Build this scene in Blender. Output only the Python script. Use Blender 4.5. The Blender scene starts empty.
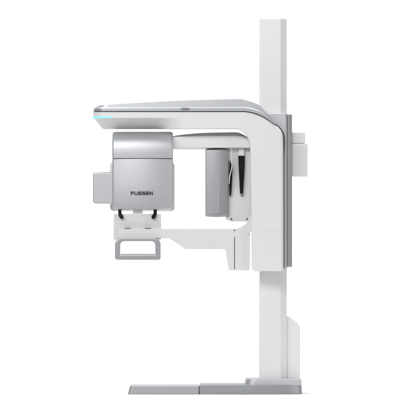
import bpy, bmesh, math
from mathutils import Vector

sc = bpy.context.scene
COL = sc.collection
S = 0.006            # metres per unit of the measured front view
DIST = 18.0          # camera distance
EYE = 0.60           # camera height
GROUND = 393.2       # row of the floor line in the measured front view

def P(px, py, y, front=-0.2):
    """front-view measure at depth y -> point in metres; front = depth of the face that was measured, one value per part"""
    k = (DIST + front) / DIST
    return Vector(((px - 208) * S * k, y, EYE + ((GROUND - py) * S - EYE) * k))

# ------------------------------------------------------------------ materials
def paint(name, col, rough=0.4, metal=0.0, spec=0.5, noise=0.02, bump=0.0, bscale=900, coat=0.0):
    m = bpy.data.materials.new(name); m.use_nodes = True
    nt = m.node_tree; b = nt.nodes['Principled BSDF']
    tc = nt.nodes.new('ShaderNodeTexCoord')
    n = nt.nodes.new('ShaderNodeTexNoise'); n.inputs['Scale'].default_value = 7; n.inputs['Detail'].default_value = 5
    nt.links.new(tc.outputs['Object'], n.inputs['Vector'])
    r = nt.nodes.new('ShaderNodeMapRange')
    r.inputs['To Min'].default_value = rough - 0.05; r.inputs['To Max'].default_value = rough + 0.05
    nt.links.new(n.outputs['Fac'], r.inputs['Value']); nt.links.new(r.outputs['Result'], b.inputs['Roughness'])
    mx = nt.nodes.new('ShaderNodeMix'); mx.data_type = 'RGBA'
    mx.inputs['A'].default_value = (*[c * (1 - noise) for c in col], 1)
    mx.inputs['B'].default_value = (*[min(1, c * (1 + noise)) for c in col], 1)
    nt.links.new(n.outputs['Fac'], mx.inputs['Factor']); nt.links.new(mx.outputs['Result'], b.inputs['Base Color'])
    b.inputs['Metallic'].default_value = metal
    b.inputs['Specular IOR Level'].default_value = spec
    b.inputs['Coat Weight'].default_value = coat
    b.inputs['Coat Roughness'].default_value = 0.15
    if bump:
        n2 = nt.nodes.new('ShaderNodeTexNoise'); n2.inputs['Scale'].default_value = bscale; n2.inputs['Detail'].default_value = 2
        nt.links.new(tc.outputs['Object'], n2.inputs['Vector'])
        bp = nt.nodes.new('ShaderNodeBump'); bp.inputs['Strength'].default_value = bump; bp.inputs['Distance'].default_value = 0.0006
        nt.links.new(n2.outputs['Fac'], bp.inputs['Height']); nt.links.new(bp.outputs['Normal'], b.inputs['Normal'])
    return m

WHITE = paint('white_enamel', (0.79, 0.79, 0.79), 0.38, spec=0.4, bump=0.06)
WARM  = paint('white_plastic', (0.74, 0.74, 0.735), 0.45, spec=0.35, bump=0.08)
SILVER = paint('silver_paint', (0.59, 0.60, 0.62), 0.50, metal=0.75, bump=0.10, bscale=1400)
GREY  = paint('grey_metallic_paint', (0.46, 0.47, 0.49), 0.42, metal=0.7, bump=0.10, bscale=1400)
FOOT  = paint('grey_foot_paint', (0.45, 0.46, 0.475), 0.45, metal=0.6, bump=0.10, bscale=1400)
BASE = paint('grey_base_paint', (0.37, 0.38, 0.395), 0.45, metal=0.6, bump=0.10, bscale=1400)
DIM = paint('dark_grey_metallic', (0.22, 0.225, 0.235), 0.45, metal=0.6)
BLACK = paint('black_rubber', (0.005, 0.005, 0.005), 0.4, spec=0.22)
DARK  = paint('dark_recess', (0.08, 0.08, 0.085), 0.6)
INK   = paint('dark_lettering', (0.012, 0.012, 0.014), 0.5)
FLOOR = paint('white_floor', (0.93, 0.93, 0.93), 0.75, spec=0.05, noise=0.005)
GLOW = bpy.data.materials.new('cyan_light'); GLOW.use_nodes = True
_b = GLOW.node_tree.nodes['Principled BSDF']
_b.inputs['Base Color'].default_value = (0.05, 0.3, 0.35, 1)
_b.inputs['Emission Color'].default_value = (0.24, 0.78, 1.0, 1)
_b.inputs['Emission Strength'].default_value = 1.0

# ------------------------------------------------------------------ mesh tools
def link(name, me, mat, parent=None, bevel=0.0, seg=3, ang=35, smooth=True):
    me.materials.append(mat)
    o = bpy.data.objects.new(name, me); COL.objects.link(o)
    if parent is not None: o.parent = parent
    if smooth:
        for p in me.polygons: p.use_smooth = True
        if not bevel and not any(e.use_edge_sharp for e in me.edges): me.set_sharp_from_angle(angle=math.radians(40))
    if bevel:
        md = o.modifiers.new('bevel', 'BEVEL'); md.width = bevel; md.segments = seg
        md.limit_method = 'ANGLE'; md.angle_limit = math.radians(ang); md.use_clamp_overlap = True
    if smooth:
        w = o.modifiers.new('normals', 'WEIGHTED_NORMAL'); w.weight = 80; w.keep_sharp = True
    return o

def bm_mesh(name, bm):
    bmesh.ops.recalc_face_normals(bm, faces=bm.faces)
    me = bpy.data.meshes.new(name); bm.to_mesh(me); bm.free(); return me

def add_loft(bm, rings, cap=True, sharp_rows=()):
    vs = [[bm.verts.new(p) for p in r] for r in rings]
    n = len(rings[0])
    for a, b in zip(vs[:-1], vs[1:]):
        for i in range(n):
            j = (i + 1) % n
            bm.faces.new((a[i], a[j], b[j], b[i]))
    for a, b in zip(vs[:-1], vs[1:]):
        for i in sharp_rows: bm.edges.get((a[i], b[i])).smooth = False
    if cap:
        bm.faces.new(vs[0]); bm.faces.new(list(reversed(vs[-1])))

def loft(name, rings, mat, parent=None, sharp_rows=(), **k):
    bm = bmesh.new(); add_loft(bm, rings, sharp_rows=sharp_rows)
    return link(name, bm_mesh(name, bm), mat, parent, **k)

def rnd(pts, seg=7):
    """polygon corners (x, y[, r]) -> outline with rounded corners"""
    out = []; n = len(pts)
    for i, p in enumerate(pts):
        r = p[2] if len(p) > 2 else 0
        v = Vector(p[:2])
        if not r: out.append(tuple(v)); continue
        a = (Vector(pts[i - 1][:2]) - v); b = (Vector(pts[(i + 1) % n][:2]) - v)
        a.normalize(); b.normalize()
        half = a.angle(b) / 2
        d = r / math.tan(half)
        s = v + a * d; e = v + b * d
        c = v + (a + b).normalized() * (r / math.sin(half))
        a0 = math.atan2(s.y - c.y, s.x - c.x); a1 = math.atan2(e.y - c.y, e.x - c.x)
        da = (a1 - a0 + math.pi) % (2 * math.pi) - math.pi
        for k in range(seg + 1):
            t = a0 + da * k / seg
            out.append((c.x + r * math.cos(t), c.y + r * math.sin(t)))
    return out

def prism(name, pts, y0, y1, mat, parent=None, bevel=0.004, **k):
    o = rnd(pts)
    return loft(name, [[P(x, z, y0, y0) for x, z in o], [P(x, z, y1, y0) for x, z in o]], mat, parent, bevel=bevel, **k)

def rect(x0, z0, x1, z1, r=0):
    return [(x0, z0, r), (x1, z0, r), (x1, z1, r), (x0, z1, r)]

def plan(name, pts, z0, z1, mat, parent=None, bevel=0.004, **k):
    """pts (px, depth[, radius in m]) extruded upright between rows z0 and z1"""
    q = rnd([((p[0] - 208) * S, p[1]) + ((p[2],) if len(p) > 2 else ()) for p in pts])
    fr = min(y for x, y in q)
    R = lambda z: [P(x / S + 208, z, y, fr) for x, y in q]
    return loft(name, [R(z0), R(z1)], mat, parent, bevel=bevel, **k)

def catmull(pts, n):
    """smooth resampling of a polyline of equal-length tuples to n points, by length"""
    P_ = [Vector(p) for p in pts]
    dense = []
    for i in range(len(P_) - 1):
        p0 = P_[max(i - 1, 0)]; p1 = P_[i]; p2 = P_[i + 1]; p3 = P_[min(i + 2, len(P_) - 1)]
        for k in range(16):
            t = k / 16
            dense.append(0.5 * ((2 * p1) + (p2 - p0) * t + (2 * p0 - 5 * p1 + 4 * p2 - p3) * t * t + (3 * p1 - p0 - 3 * p2 + p3) * t ** 3))
    dense.append(P_[-1])
    L = [0]
    for a, b in zip(dense[:-1], dense[1:]): L.append(L[-1] + (b - a).length)
    out = []; j = 0
    for k in range(n):
        s = L[-1] * k / (n - 1)
        while j < len(L) - 2 and L[j + 1] < s: j += 1
        f = (s - L[j]) / max(L[j + 1] - L[j], 1e-9)
        out.append(dense[j].lerp(dense[j + 1], min(max(f, 0), 1)))
    return out

def tube(name, pts, rads, mat, parent=None, n=14):
    rings = []
    P_ = [Vector(p) for p in pts]
    up = Vector((0, 1, 0.01))
    for i, p in enumerate(P_):
        t = (P_[min(i + 1, len(P_) - 1)] - P_[max(i - 1, 0)]).normalized()
        u = (up - t * up.dot(t)).normalized(); v = t.cross(u)
        r = rads[i] if isinstance(rads, (list, tuple)) else rads
        rings.append([p + u * r * math.cos(2 * math.pi * k / n) + v * r * math.sin(2 * math.pi * k / n) for k in range(n)])
    return loft(name, rings, mat, parent)

def smoothstep(a, b, x):
    t = min(max((x - a) / (b - a), 0), 1); return t * t * (3 - 2 * t)

# ------------------------------------------------------------------ the machine
M = bpy.data.objects.new('dental_xray_machine', None); COL.objects.link(M)
M['label'] = 'tall white and silver dental X-ray machine on a flat grey floor plate'
M['category'] = 'x-ray machine'

# ---- foot -----------------------------------------------------------------
def slab(name, x0t, x0b, x1t, x1b, zt, y0, y1, mat, zb=None, parent=M, bevel=0.004, cut=0.0, cutr=None):
    """low plate: sloping ends, top row zt, standing on the floor or on row zb"""
    def T(x, y): return P(x, zt, y, y0)
    def B(x, y):
        p = P(x, zb if zb else GROUND, y, y0)
        if not zb: p.z = 0.0
        return p
    def ring(F, x0, x1, d):
        if not cut: return [F(x0, y0 + d), F(x1, y0 + d), F(x1, y1 - d), F(x0, y1 - d)]
        arc = []
        for q in range(9):
            t = math.pi / 2 * q / 8
            arc.append(F(x0 + cut / S * (1 - math.cos(t)), y0 + d + cut * (1 - math.sin(t))))
        if cutr:
            for q in range(13):
                t = math.pi / 2 * q / 12
                arc.append(F(x1 - cutr[0] * (1 - math.sin(t)), y0 + d + cutr[1] * (1 - math.cos(t))))
        else: arc.append(F(x1, y0 + d))
        return arc + [F(x1, y1 - d), F(x0, y1 - d)]
    rings = [ring(B, x0b, x1b, 0), ring(T, x0t, x1t, .004)]
    return loft(name, rings, mat, parent, bevel=bevel, seg=4)

foot = slab('foot', 129.8, 127.8, 198.9, 199.0, 386.0, -0.17, 0.13, FOOT, cut=0.022)
joint = prism('joint', rect(197.5, 386.8, 201.5, 393.0), -0.160, 0.10, DIM, foot, bevel=0.001)
base = slab('base', 199.8, 199.7, 301.8, 302.4, 385.0, -0.175, 0.20, BASE, cut=0.003, cutr=(50, 0.07))
plinth = slab('plinth', 246.6, 244.8, 301.2, 301.9, 378.9, -0.14, 0.18, SILVER, zb=385.6, bevel=0.005, cut=0.06)

# ---- column ---------------------------------------------------------------
column = plan('column', [(259.8, -0.085, .004), (280.6, -0.085, .002), (281.2, -0.081), (283.0, -0.072), (283.4, -0.066), (286.9, -0.050, .004),
                         (286.9, 0.10, .006), (259.8, 0.10, .006)], 379.3, 19.0, WHITE, M, bevel=0.0015)
cap = plan('column_cap', [(260.3, -0.080, .003), (280.4, -0.080), (286.4, -0.046, .003), (286.4, 0.097), (260.3, 0.097)], 19.0, 18.4, WARM, column, bevel=0.001)
cable = prism('cable_cover', [(286.4, 316.6), (289.0, 316.6, 2), (297.3, 322.6, 5), (300.0, 327.5, 4), (300.0, 379.2), (286.4, 379.2)], -0.035, 0.06, WHITE, M, bevel=0.006)

# ---- carriage that slides on the column -------------------------------------
carriage = plan('carriage', [(257, -0.150), (285.6, -0.150, .004), (287.2, -0.140, .004), (287.2, 0.13), (257, 0.13)], 113.4, 268.6, SILVER, M, bevel=0.003)
side_cover = plan('side_cover', [(287.4, -0.118, .003), (289.0, -0.118, .004), (292.2, -0.085, .010), (292.2, 0.12, .01), (287.4, 0.12)], 114.3, 266.8, GREY, carriage, bevel=0.003)
rear_box = prism('rear_box', rect(292.0, 143.6, 307.5, 175.8, 1.0), -0.07, 0.08, WHITE, carriage, bevel=0.005)
rear_lid = prism('box_lid', rect(292.0, 132.4, 305.1, 143.2, 0.7), -0.055, 0.065, WHITE, rear_box, bevel=0.004)

# ---- overhead arm: a ribbon that runs right from the tip, then down ----------
YF = -0.25
def nose(px, depth=0.08):
    return depth * (1 - math.sqrt(max(0, 1 - ((106 - px) / 13.2) ** 2))) if px < 106 else 0.0
N = 34
xs = [93 + (236 - 93) * (i / N) ** 1.25 for i in range(N + 1)]
bend_out = catmull([(236, 111.8), (246, 112.0), (255, 113.9), (263, 117.2), (271, 122.0), (277.5, 127.0), (281.6, 132.2), (283.0, 139), (283.1, 150)], 30)
bend_in = catmull([(236, 129.6), (238, 129.8), (240.5, 130.7), (243, 132.6), (245.5, 135.2), (247.8, 138.4), (249.2, 142), (250, 146), (250.3, 152)], 30)
outer = [Vector((x, 111.8)) for x in xs] + bend_out[1:]
inner = [Vector((x, 129.6)) for x in xs] + bend_in[1:]
for t in (0.15, .3, .45, .6, .8):
    outer.append(Vector((283.1, 150 + t * 118))); inner.append(Vector((250.3 + 1.4 * min(1, t * 1.6), 152 + t * 116)))
outer += [Vector((283.1, 269.5)), Vector((282.6, 270.8)), Vector((282.0, 271.2))]
inner += [Vector((251.9, 268.2)), Vector((252.6, 270.2)), Vector((254.6, 271.2))]
rings = []
for i, (o, n) in enumerate(zip(outer, inner)):
    x = o.x
    if i <= N:
        tip = 1 - smoothstep(93, 108, x)
        seam = Vector((x + 0.6 * tip, 118.4)); low = Vector((x + 9.5 * (1 - smoothstep(93, 150, x)), 129.6))
        back_s = 0.135 * (1 - smoothstep(154, 183, x)); low.y -= 10 * (back_s + 0.5 * nose(x))
        yb = 0.16 - nose(x); f = YF + nose(x)
    else:
        seam = o.lerp(n, 0.37); low = n; back_s = 0; f = YF
        yb = 0.16 - 0.32 * smoothstep(236, 252, x)
    up = o.lerp(n, 0.07); dn = low.lerp(seam, 0.06)
    rings.append([P(o.x, o.y, yb), P(o.x, o.y, f + .018), P(o.x, o.y, f + .018).lerp(P(up.x, up.y, f), .5) + Vector((0, -.005, 0)), P(up.x, up.y, f),
                  P(seam.x, seam.y, f), P(dn.x, dn.y, f + back_s * .94), P(low.x, low.y, f + back_s + .006),
                  P(low.x, low.y - 4.2 * (1 - smoothstep(240, 278, x)), max(yb - (0.5 * back_s if i <= N else 0), f + back_s + .04 if i <= N else -9)), ])
arm = loft('overhead_arm', rings, WHITE, M, bevel=0.0035, ang=28)

# grey cover along the top of the arm
def cover_rows():
    n = 150
    L0 = catmull([(93.2, 111.6), (100, 111.6), (150, 111.6), (200, 111.6), (236, 111.6), (246, 111.8), (255, 113.7), (263, 117.0), (270, 121.4), (275.6, 125.6)], n)
    L1 = catmull([(93.8, 109.6), (100, 109.0), (150, 108.7), (200, 108.6), (236, 108.5), (247, 108.9), (256, 111.0), (264, 114.8), (271, 119.8), (276.0, 124.8)], n)
    L2 = catmull([(95.6, 107.4), (102, 105.7), (134, 103.6), (170, 101.6), (205, 100.4), (239, 99.5), (242, 99.7), (250, 102.0), (258.5, 105.3), (264.0, 110.8), (270.8, 118.0), (276.0, 124.2)], n)
    return L0, L1, L2
L0, L1, L2 = cover_rows()
rings = []
for a, b, c in zip(L0, L1, L2):
    na = nose(a.x, .095) - .004; nb = nose(b.x, .095); nc = nose(c.x, .09)
    k = 1 - smoothstep(240, 258, a.x)
    yb = -0.145 + 0.295 * k
    h = max(b.y - 1.5 - c.y, 0.3)
    q = c.y + h if h > 0.3 else c.y + 0.3
    ys = YF + nb + .008
    rings.append([P(a.x, a.y, yb - na * k), P(a.x, a.y, YF + na), P(b.x, b.y, YF + nb - .004), P(b.x * .8 + c.x * .2, q, ys), P(c.x, c.y, ys + .0003 + .03 * h * S),
                  P(c.x, c.y, yb - .03 * k - nb * k), P(b.x, b.y, yb - nb * k)])
top_cover = loft('top_cover', rings, GREY, arm, sharp_rows=(0, 1, 2, 3, 4, 5, 6))
# shallow thumb latch let into the lip of the cover
bm = bmesh.new()
bmesh.ops.create_uvsphere(bm, u_segments=24, v_segments=12, radius=1.0)
for v in bm.verts:
    v.co = P(185.2, 109.6, YF) + Vector((v.co.x * 7.0 * S, v.co.y * 0.006, v.co.z * 1.6 * S))
latch = link('latch', bm_mesh('latch', bm), DIM, top_cover)

prism('seam', rect(252.4, 230.2, 282.0, 230.8), YF - .0004, YF + .02, WARM, arm, bevel=0)
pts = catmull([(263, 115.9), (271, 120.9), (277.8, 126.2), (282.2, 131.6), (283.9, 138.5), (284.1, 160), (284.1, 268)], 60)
tube('groove_shade', [P(p.x, p.y, -0.176) for p in pts], [S * (.25 + .75 * smoothstep(263, 281, p.x) - .74 * smoothstep(134, 160, p.y)) for p in pts], DARK, arm, n=10)  # dark tube standing in for the shade in the gap between housing and carriage

# cyan status light round the tip
rings = []
for k in range(26):
    x = 92.3 + (111.6 - 92.3) * (k / 25) ** 1.4
    xx = max(x, 93.0)
    y = YF + nose(xx) - 0.004
    rings.append([P(x, 117.1, y), P(x, 118.5, y), P(x + .1, 118.5, y + .010), P(x + .1, 117.1, y + .010)])
light_strip = loft('light_strip', rings, GLOW, arm, bevel=0.0008)

# ---- rotating arm under the overhead arm ------------------------------------
ro = prism('rotating_arm', [(120, 138.0), (255.5, 138.0), (255.5, 147.8), (120, 147.8)], -0.155, 0.06, WHITE, M, bevel=0.004)
n = 40
A = catmull([(172.0, 137.8), (190, 137.8), (220, 137.8), (249.8, 137.8)], n)
B = catmull([(171.8, 136.6), (190, 135.9), (205, 135.6), (225, 135.5), (238, 135.5), (244, 136.0), (249.6, 137.6)], n)
C = catmull([(171.9, 136.4), (176, 135.0), (190, 133.4), (205, 132.3), (222, 131.9), (236.5, 131.8), (241, 133.0), (245.5, 135.2), (249.6, 137.4)], n)
rings = [[P(a.x, a.y, .055), P(a.x, a.y, -.152), P(b.x, b.y, -.150), P(c.x, c.y, -.139), P(c.x, c.y, .02), P(b.x, b.y, .05)] for a, b, c in zip(A, B, C)]
arm_cover = loft('arm_cover', rings, GREY, ro, bevel=0.003, ang=16)

# ---- X-ray head ---------------------------------------------------------------
HX0, HX1 = 112.3, 172.6
def head_front(x, z, bow=0.028):
    u = (x - (HX0 + HX1) / 2) / (HX1 - HX0) * 2
    d = min(x - HX0, HX1 - x); r = 1.7
    e = (r - math.sqrt(max(0, r * r - (r - d) ** 2))) * S if d < r else 0
    return -0.225 + bow * u * u + e
rings = []
K = 40
def corner(x, r):
    d = min(x - HX0, HX1 - x)
    return r - math.sqrt(max(0, r * r - (r - d) ** 2)) if d < r else 0
sx = sorted(set([HX0 + (HX1 - HX0) * k / K for k in range(K + 1)] + [HX0 + d for d in (.05, .15, .35, .6, .9, 1.25, 1.7, 2.4, 3)] + [HX1 - d for d in (.05, .15, .35, .6, .9, 1.25, 1.7, 2.4, 3)]))
for x in sx:
    f = head_front(x, 0)
    zb = 209.6 - corner(x, 4.5)
    rings.append([P(x, 158.9, f + .002), P(x, 159.3, f), P(x, 184, f - .003), P(x, 203, f), P(x, zb - .8, f + .010), P(x, zb, f + .022), P(x, zb, 0.0), P(x, 158.9, 0.0)])
head = loft('x_ray_head', rings, SILVER, M)
prism('seam', rect(113.2, 157.5, 171.7, 160), -0.18, -0.02, GREY, head, bevel=0)
rings = []
for x in sx:
    f = head_front(x, 0, 0.015)
    c_ = corner(x, 2.4)
    prof = [(158.3, 0), (154, -.0015), (149, -.002), (144.5, 0.001), (141, .007), (138, .018), (135.4, .034), (133.4, .054), (131.6, .080), (130.9, .11)]
    rg = [P(x, max(z, 131.0 + c_), f + d) for z, d in prof]
    rg += [P(x, 131.0 + c_, 0.02), P(x, 158.3, 0.02)]
    rings.append(rg)
head_cap = loft('head_cap', rings, SILVER, head)
shell = prism('back_shell', rect(110.0, 162.0, 174.4, 211.0, 3.5), -0.02, 0.07, WHITE, head, bevel=0.008)
side_box = prism('side_box', rect(93.0, 172.0, 116, 203.5, 2.6), -0.13, -0.022, SILVER, head, bevel=0.010, seg=5)
mount = prism('head_mount', rect(120, 146, 166, 163, 1), -0.015, 0.055, WHITE, head, bevel=0.003)
# lettering on the head
GL = {  # outlines in a unit cell, stroke weight .20 across and .22 up
 'F': ([(0,0),(.2,0),(.2,.38),(.86,.38),(.86,.58),(.2,.58),(.2,.78),(.95,.78),(.95,1),(0,1)], .95),
 'U': ([(0,1),(0,.22),(.06,.06),(.2,0),(.8,0),(.94,.06),(1,.22),(1,1),(.8,1),(.8,.26),(.75,.2),(.25,.2),(.2,.26),(.2,1)], 1.0),
 'S': ([(0,0),(.82,0),(.94,.05),(1,.18),(1,.42),(.94,.55),(.82,.6),(.24,.6),(.2,.64),(.2,.76),(.24,.8),(.97,.8),(.97,1),(.18,1),(.06,.95),(0,.82),(0,.57),(.06,.44),(.18,.4),(.76,.4),(.8,.36),(.8,.24),(.76,.2),(0,.2)], 1.0),
 'E': ([(0,0),(.98,0),(.98,.2),(.2,.2),(.2,.4),(.9,.4),(.9,.6),(.2,.6),(.2,.8),(.97,.8),(.97,1),(0,1)], .98),
 'N': ([(0,0),(.2,0),(.2,.72),(.78,0),(1,0),(1,1),(.8,1),(.8,.3),(.24,1),(0,1)], 1.0)}
def heavier(p, d):
    out = []; n = len(p)
    for i in range(n):
        a, b, c = Vector(p[i - 1]), Vector(p[i]), Vector(p[(i + 1) % n])
        e = (b - a).normalized(); f = (c - b).normalized()
        n1 = Vector((e.y, -e.x)); n2 = Vector((f.y, -f.x)); m = n1 + n2
        m = m / max(m.dot(n1), 0.35)
        out.append((b.x + m.x * d * (-1 if area2(p) < 0 else 1), b.y + m.y * d * (-1 if area2(p) < 0 else 1)))
    return out
def area2(p): return sum(p[i - 1][0] * p[i][1] - p[i][0] * p[i - 1][1] for i in range(len(p)))
word = 'FUSSEN'; gap = 0.2
total = sum(GL[c][1] for c in word) + gap * (len(word) - 1)
bm = bmesh.new(); cur = 0.0
for c in word:
    o_, adv = GL[c]; o_ = heavier(o_, .020)
    pt = [(131.0 + 21.9 * (cur + x) / total, 195.1 - 3.35 * y) for x, y in o_]
    add_loft(bm, [[P(x, z, head_front(x, z) - 0.0040) for x, z in pt], [P(x, z, head_front(x, z) - 0.001) for x, z in pt]])
    cur += adv + gap
me = bm_mesh('lettering', bm)
link('lettering', me, INK, head, smooth=False)

# ---- detector on the other end of the rotating arm ---------------------------
DX0, DX1 = 205.4, 228.6
rings = []
for k in range(25):
    x = DX0 + (DX1 - DX0) * k / 24
    u = (x - DX0) / (DX1 - DX0) * 2 - 1
    f = -0.140 + 0.010 * u * u
    rings.append([P(x, 148.0 + 0.5 * u * u, f + .02), P(x, 149.6, f), P(x, 180, f), P(x, 215.0 - 0.8 * u * u, f + .004), P(x, 216.9 - 0.8 * u * u, f + .02), P(x, 214.5 - .8 * u * u, -0.01), P(x, 148.0 + .5 * u * u, -0.01)])
det = loft('detector', rings, GREY, M, bevel=0.005, seg=4, ang=40)
prism('raised_panel', rect(213.3, 172.0, 219.7, 214.0, 1.5), -0.1412, -0.12, GREY, det, bevel=0.0012)
brk = prism('detector_bracket', [(226, 147.9), (254.0, 147.9), (254.0, 219.4, .8), (248.4, 221.2, .8), (230.0, 221.2, .8), (229.0, 220.0), (226, 219.6)], -0.105, -0.015, WHITE, M, bevel=0.003)
prism('edge_clip', [(231.0, 148.2), (231.9, 148.6, .4), (232.4, 152), (232.4, 166.5, 3), (231.4, 171.8, 3), (230.0, 177.5, 3), (229.6, 184), (228.9, 184), (229.0, 177), (230.6, 171.4, 3), (231.5, 166.2, 3), (231.5, 152)], -0.155, -0.131, WHITE, brk, bevel=0.002)
for x in (231.4, 247.2):
    bm = bmesh.new(); c = P(x, 218.6, -0.107)
    bmesh.ops.create_cone(bm, cap_ends=True, segments=20, radius1=0.0050, radius2=0.0042, depth=0.005)
    for v in bm.verts: v.co = c + Vector((v.co.x, v.co.z, v.co.y))
    link('screw', bm_mesh('screw', bm), DARK, brk, smooth=False)

# the two tapering black temple supports hanging from the arm
ts = prism('temple_support', [(238.3, 155.6), (244.8, 155.6), (244.5, 168), (243.6, 184), (243.0, 193), (242.6, 195.8, .8), (240.6, 195.8, .8), (240.0, 193), (239.1, 176), (238.5, 164)], -0.125, -0.100, BLACK, M, bevel=0.006, seg=4)
prism('support_clip', rect(238.9, 148.0, 244.2, 155.8, .6), -0.125, -0.095, WHITE, ts, bevel=0.003)
prism('support_tip', rect(240.6, 193.4, 242.2, 195.4, .6), -0.131, -0.118, GREY, ts, bevel=0.001)
ts2 = prism('temple_support', [(229.6, 160), (232.1, 166), (232.3, 172), (231.9, 182), (231.4, 192), (230.7, 196.0, .4), (229.7, 196.0, .4), (229.4, 190), (229.3, 178)], -0.125, -0.100, BLACK, M, bevel=0.004)

# ---- chin support arm -----------------------------------------------------------
chin_arm = prism('chin_arm', [(119, 228.9), (234.2, 228.9), (238.5, 228.2), (242.5, 226.3), (246.0, 223.6), (248.6, 220.2), (249.9, 217.2), (252.5, 217.2), (252.5, 231.4), (249.8, 231.6, .4),
                              (249.6, 270.2, .6), (228.9, 270.2, 1.2), (225.4, 248.9), (185.4, 248.9, 2), (169.2, 238.0, 1.5), (119, 238.0)], -0.205, -0.145, WARM, M, bevel=0.0035)
prism('slot', rect(234.2, 236.6, 234.9, 269.0, .2), -0.2062, -0.200, DARK, chin_arm, bevel=0)
prism('pivot_cap', rect(234.0, 229.6, 235.4, 231.0, .6), -0.2068, -0.200, DARK, chin_arm, bevel=0)
prism('latch', rect(248.6, 232.8, 249.9, 235.6, .5), -0.2068, -0.200, SILVER, chin_arm, bevel=0)
for x0, x1 in ((124.6, 130.6), (144.6, 151.0)):
    prism('hinge', rect(x0, 228.1, x1, 228.95, .2), -0.204, -0.165, DARK, chin_arm, bevel=0.0005)

chin = prism('chin_rest', [(113.6, 214.0, 1), (160.9, 214.0, 1), (160.9, 239.5), (113.6, 239.5)], -0.165, -0.135, WARM, M, bevel=0.004)
prism('support_post', rect(133.0, 210.0, 142.4, 216.0, .3), -0.168, -0.14, WHITE, chin, bevel=0.002)
for s, x in ((1, 119.6), (-1, 155.2)):
    pts = [P(x, 206.5, -0.16), P(x, 210, -0.166), P(x + s * .1, 213.0, -.172), P(x + s * .7, 215.3, -.177), P(x + s * 1.7, 216.7, -.181), P(x + s * 2.9, 217.2, -.184), P(x + s * 3.6, 217.2, -.185)]
    tube('head_hook', pts, [.0098, .0098, .0102, .0112, .0122, .0115, .006], BLACK, chin)

# bite handle: rounded loop
outl = rnd([(115.2, 238.0, 6.5), (160.6, 238.0, 6.5), (160.6, 260.0, 2.6), (115.2, 260.0, 2.6)], 8)
hole = rnd([(120.2, 241.2, 4.2), (155.5, 241.2, 4.2), (155.5, 254.6, .5), (120.2, 254.6, .5)], 8)
bm = bmesh.new()
YH0, YH1 = -0.235, -0.185
vo = [[bm.verts.new(P(x, z, y)) for x, z in outl] for y in (YH0, YH1)]
vi = [[bm.verts.new(P(x, z, y)) for x, z in hole] for y in (YH0, YH1)]
m = len(outl)
for i in range(m):
    j = (i + 1) % m
    bm.faces.new((vo[0][i], vo[0][j], vi[0][j], vi[0][i])); bm.faces.new((vo[1][i], vi[1][i], vi[1][j], vo[1][j]))
    bm.faces.new((vo[0][i], vo[1][i], vo[1][j], vo[0][j])); bm.faces.new((vi[0][i], vi[0][j], vi[1][j], vi[1][i]))
handle = link('handle', bm_mesh('handle', bm), GREY, chin, bevel=0.008, seg=5)
prism('grip_bar', rect(120.6, 254.0, 155.1, 256.6, .8), -0.222, -0.198, DIM, handle, bevel=0.003)

# ------------------------------------------------------------------ studio floor
bm = bmesh.new()
vs = [bm.verts.new(p) for p in ((-2.2, -1.6, -.001), (2.2, -1.6, -.001), (2.2, 1.8, -.001), (-2.2, 1.8, -.001))]
bm.faces.new(vs)
floor = link('floor', bm_mesh('floor', bm), FLOOR, smooth=False)
floor['kind'] = 'structure'; floor['label'] = 'plain white studio floor under the machine'; floor['category'] = 'floor'

# ------------------------------------------------------------------ light
w = bpy.data.worlds.new('World'); sc.world = w; w.use_nodes = True
nt = w.node_tree; bg = nt.nodes['Background']
tc = nt.nodes.new('ShaderNodeTexCoord'); sp = nt.nodes.new('ShaderNodeSeparateXYZ')
nt.links.new(tc.outputs['Generated'], sp.inputs[0])
mr = nt.nodes.new('ShaderNodeMapRange'); mr.interpolation_type = 'SMOOTHSTEP'
mr.inputs['From Min'].default_value = 0.35; mr.inputs['From Max'].default_value = 0.92
mr.inputs['To Min'].default_value = 0.28; mr.inputs['To Max'].default_value = 1.08
nt.links.new(sp.outputs['Y'], mr.inputs['Value'])
nt.links.new(mr.outputs['Result'], bg.inputs['Strength'])
bg.inputs['Color'].default_value = (1, 1, 1, 1)

def area(name, loc, aim, sx, sy, power):
    l = bpy.data.lights.new(name, 'AREA'); l.shape = 'RECTANGLE'; l.size = sx; l.size_y = sy; l.energy = power
    o = bpy.data.objects.new(name, l); COL.objects.link(o); o.location = loc
    o.rotation_euler = (Vector(aim) - Vector(loc)).to_track_quat('-Z', 'Y').to_euler()
    return o
area('key_softbox', (-2.0, -4.4, 3.5), (-.1, 0, 1.3), 5.0, 1.3, 160)
area('fill_softbox', (5.4, -3.6, 2.2), (0.2, 0, 1.1), 1.6, 2.4, 60)
area('overhead_softbox', (0, 0.6, 5.2), (0, 0.6, 0), 4.0, 4.0, 230)

# ------------------------------------------------------------------ camera
cam = bpy.data.cameras.new('camera'); co = bpy.data.objects.new('camera', cam); COL.objects.link(co)
co.location = (0, -DIST, EYE); co.rotation_euler = (math.pi / 2, 0, 0)
cam.sensor_width = 36; W = 416 * S
cam.lens = 36 * DIST / W
cam.shift_y = ((GROUND - 208) * S - EYE) / W
cam.clip_end = 200
sc.camera = co
sc.view_settings.view_transform = 'Standard'; sc.view_settings.look = 'None'; sc.view_settings.gamma = 1; sc.view_settings.exposure = 0
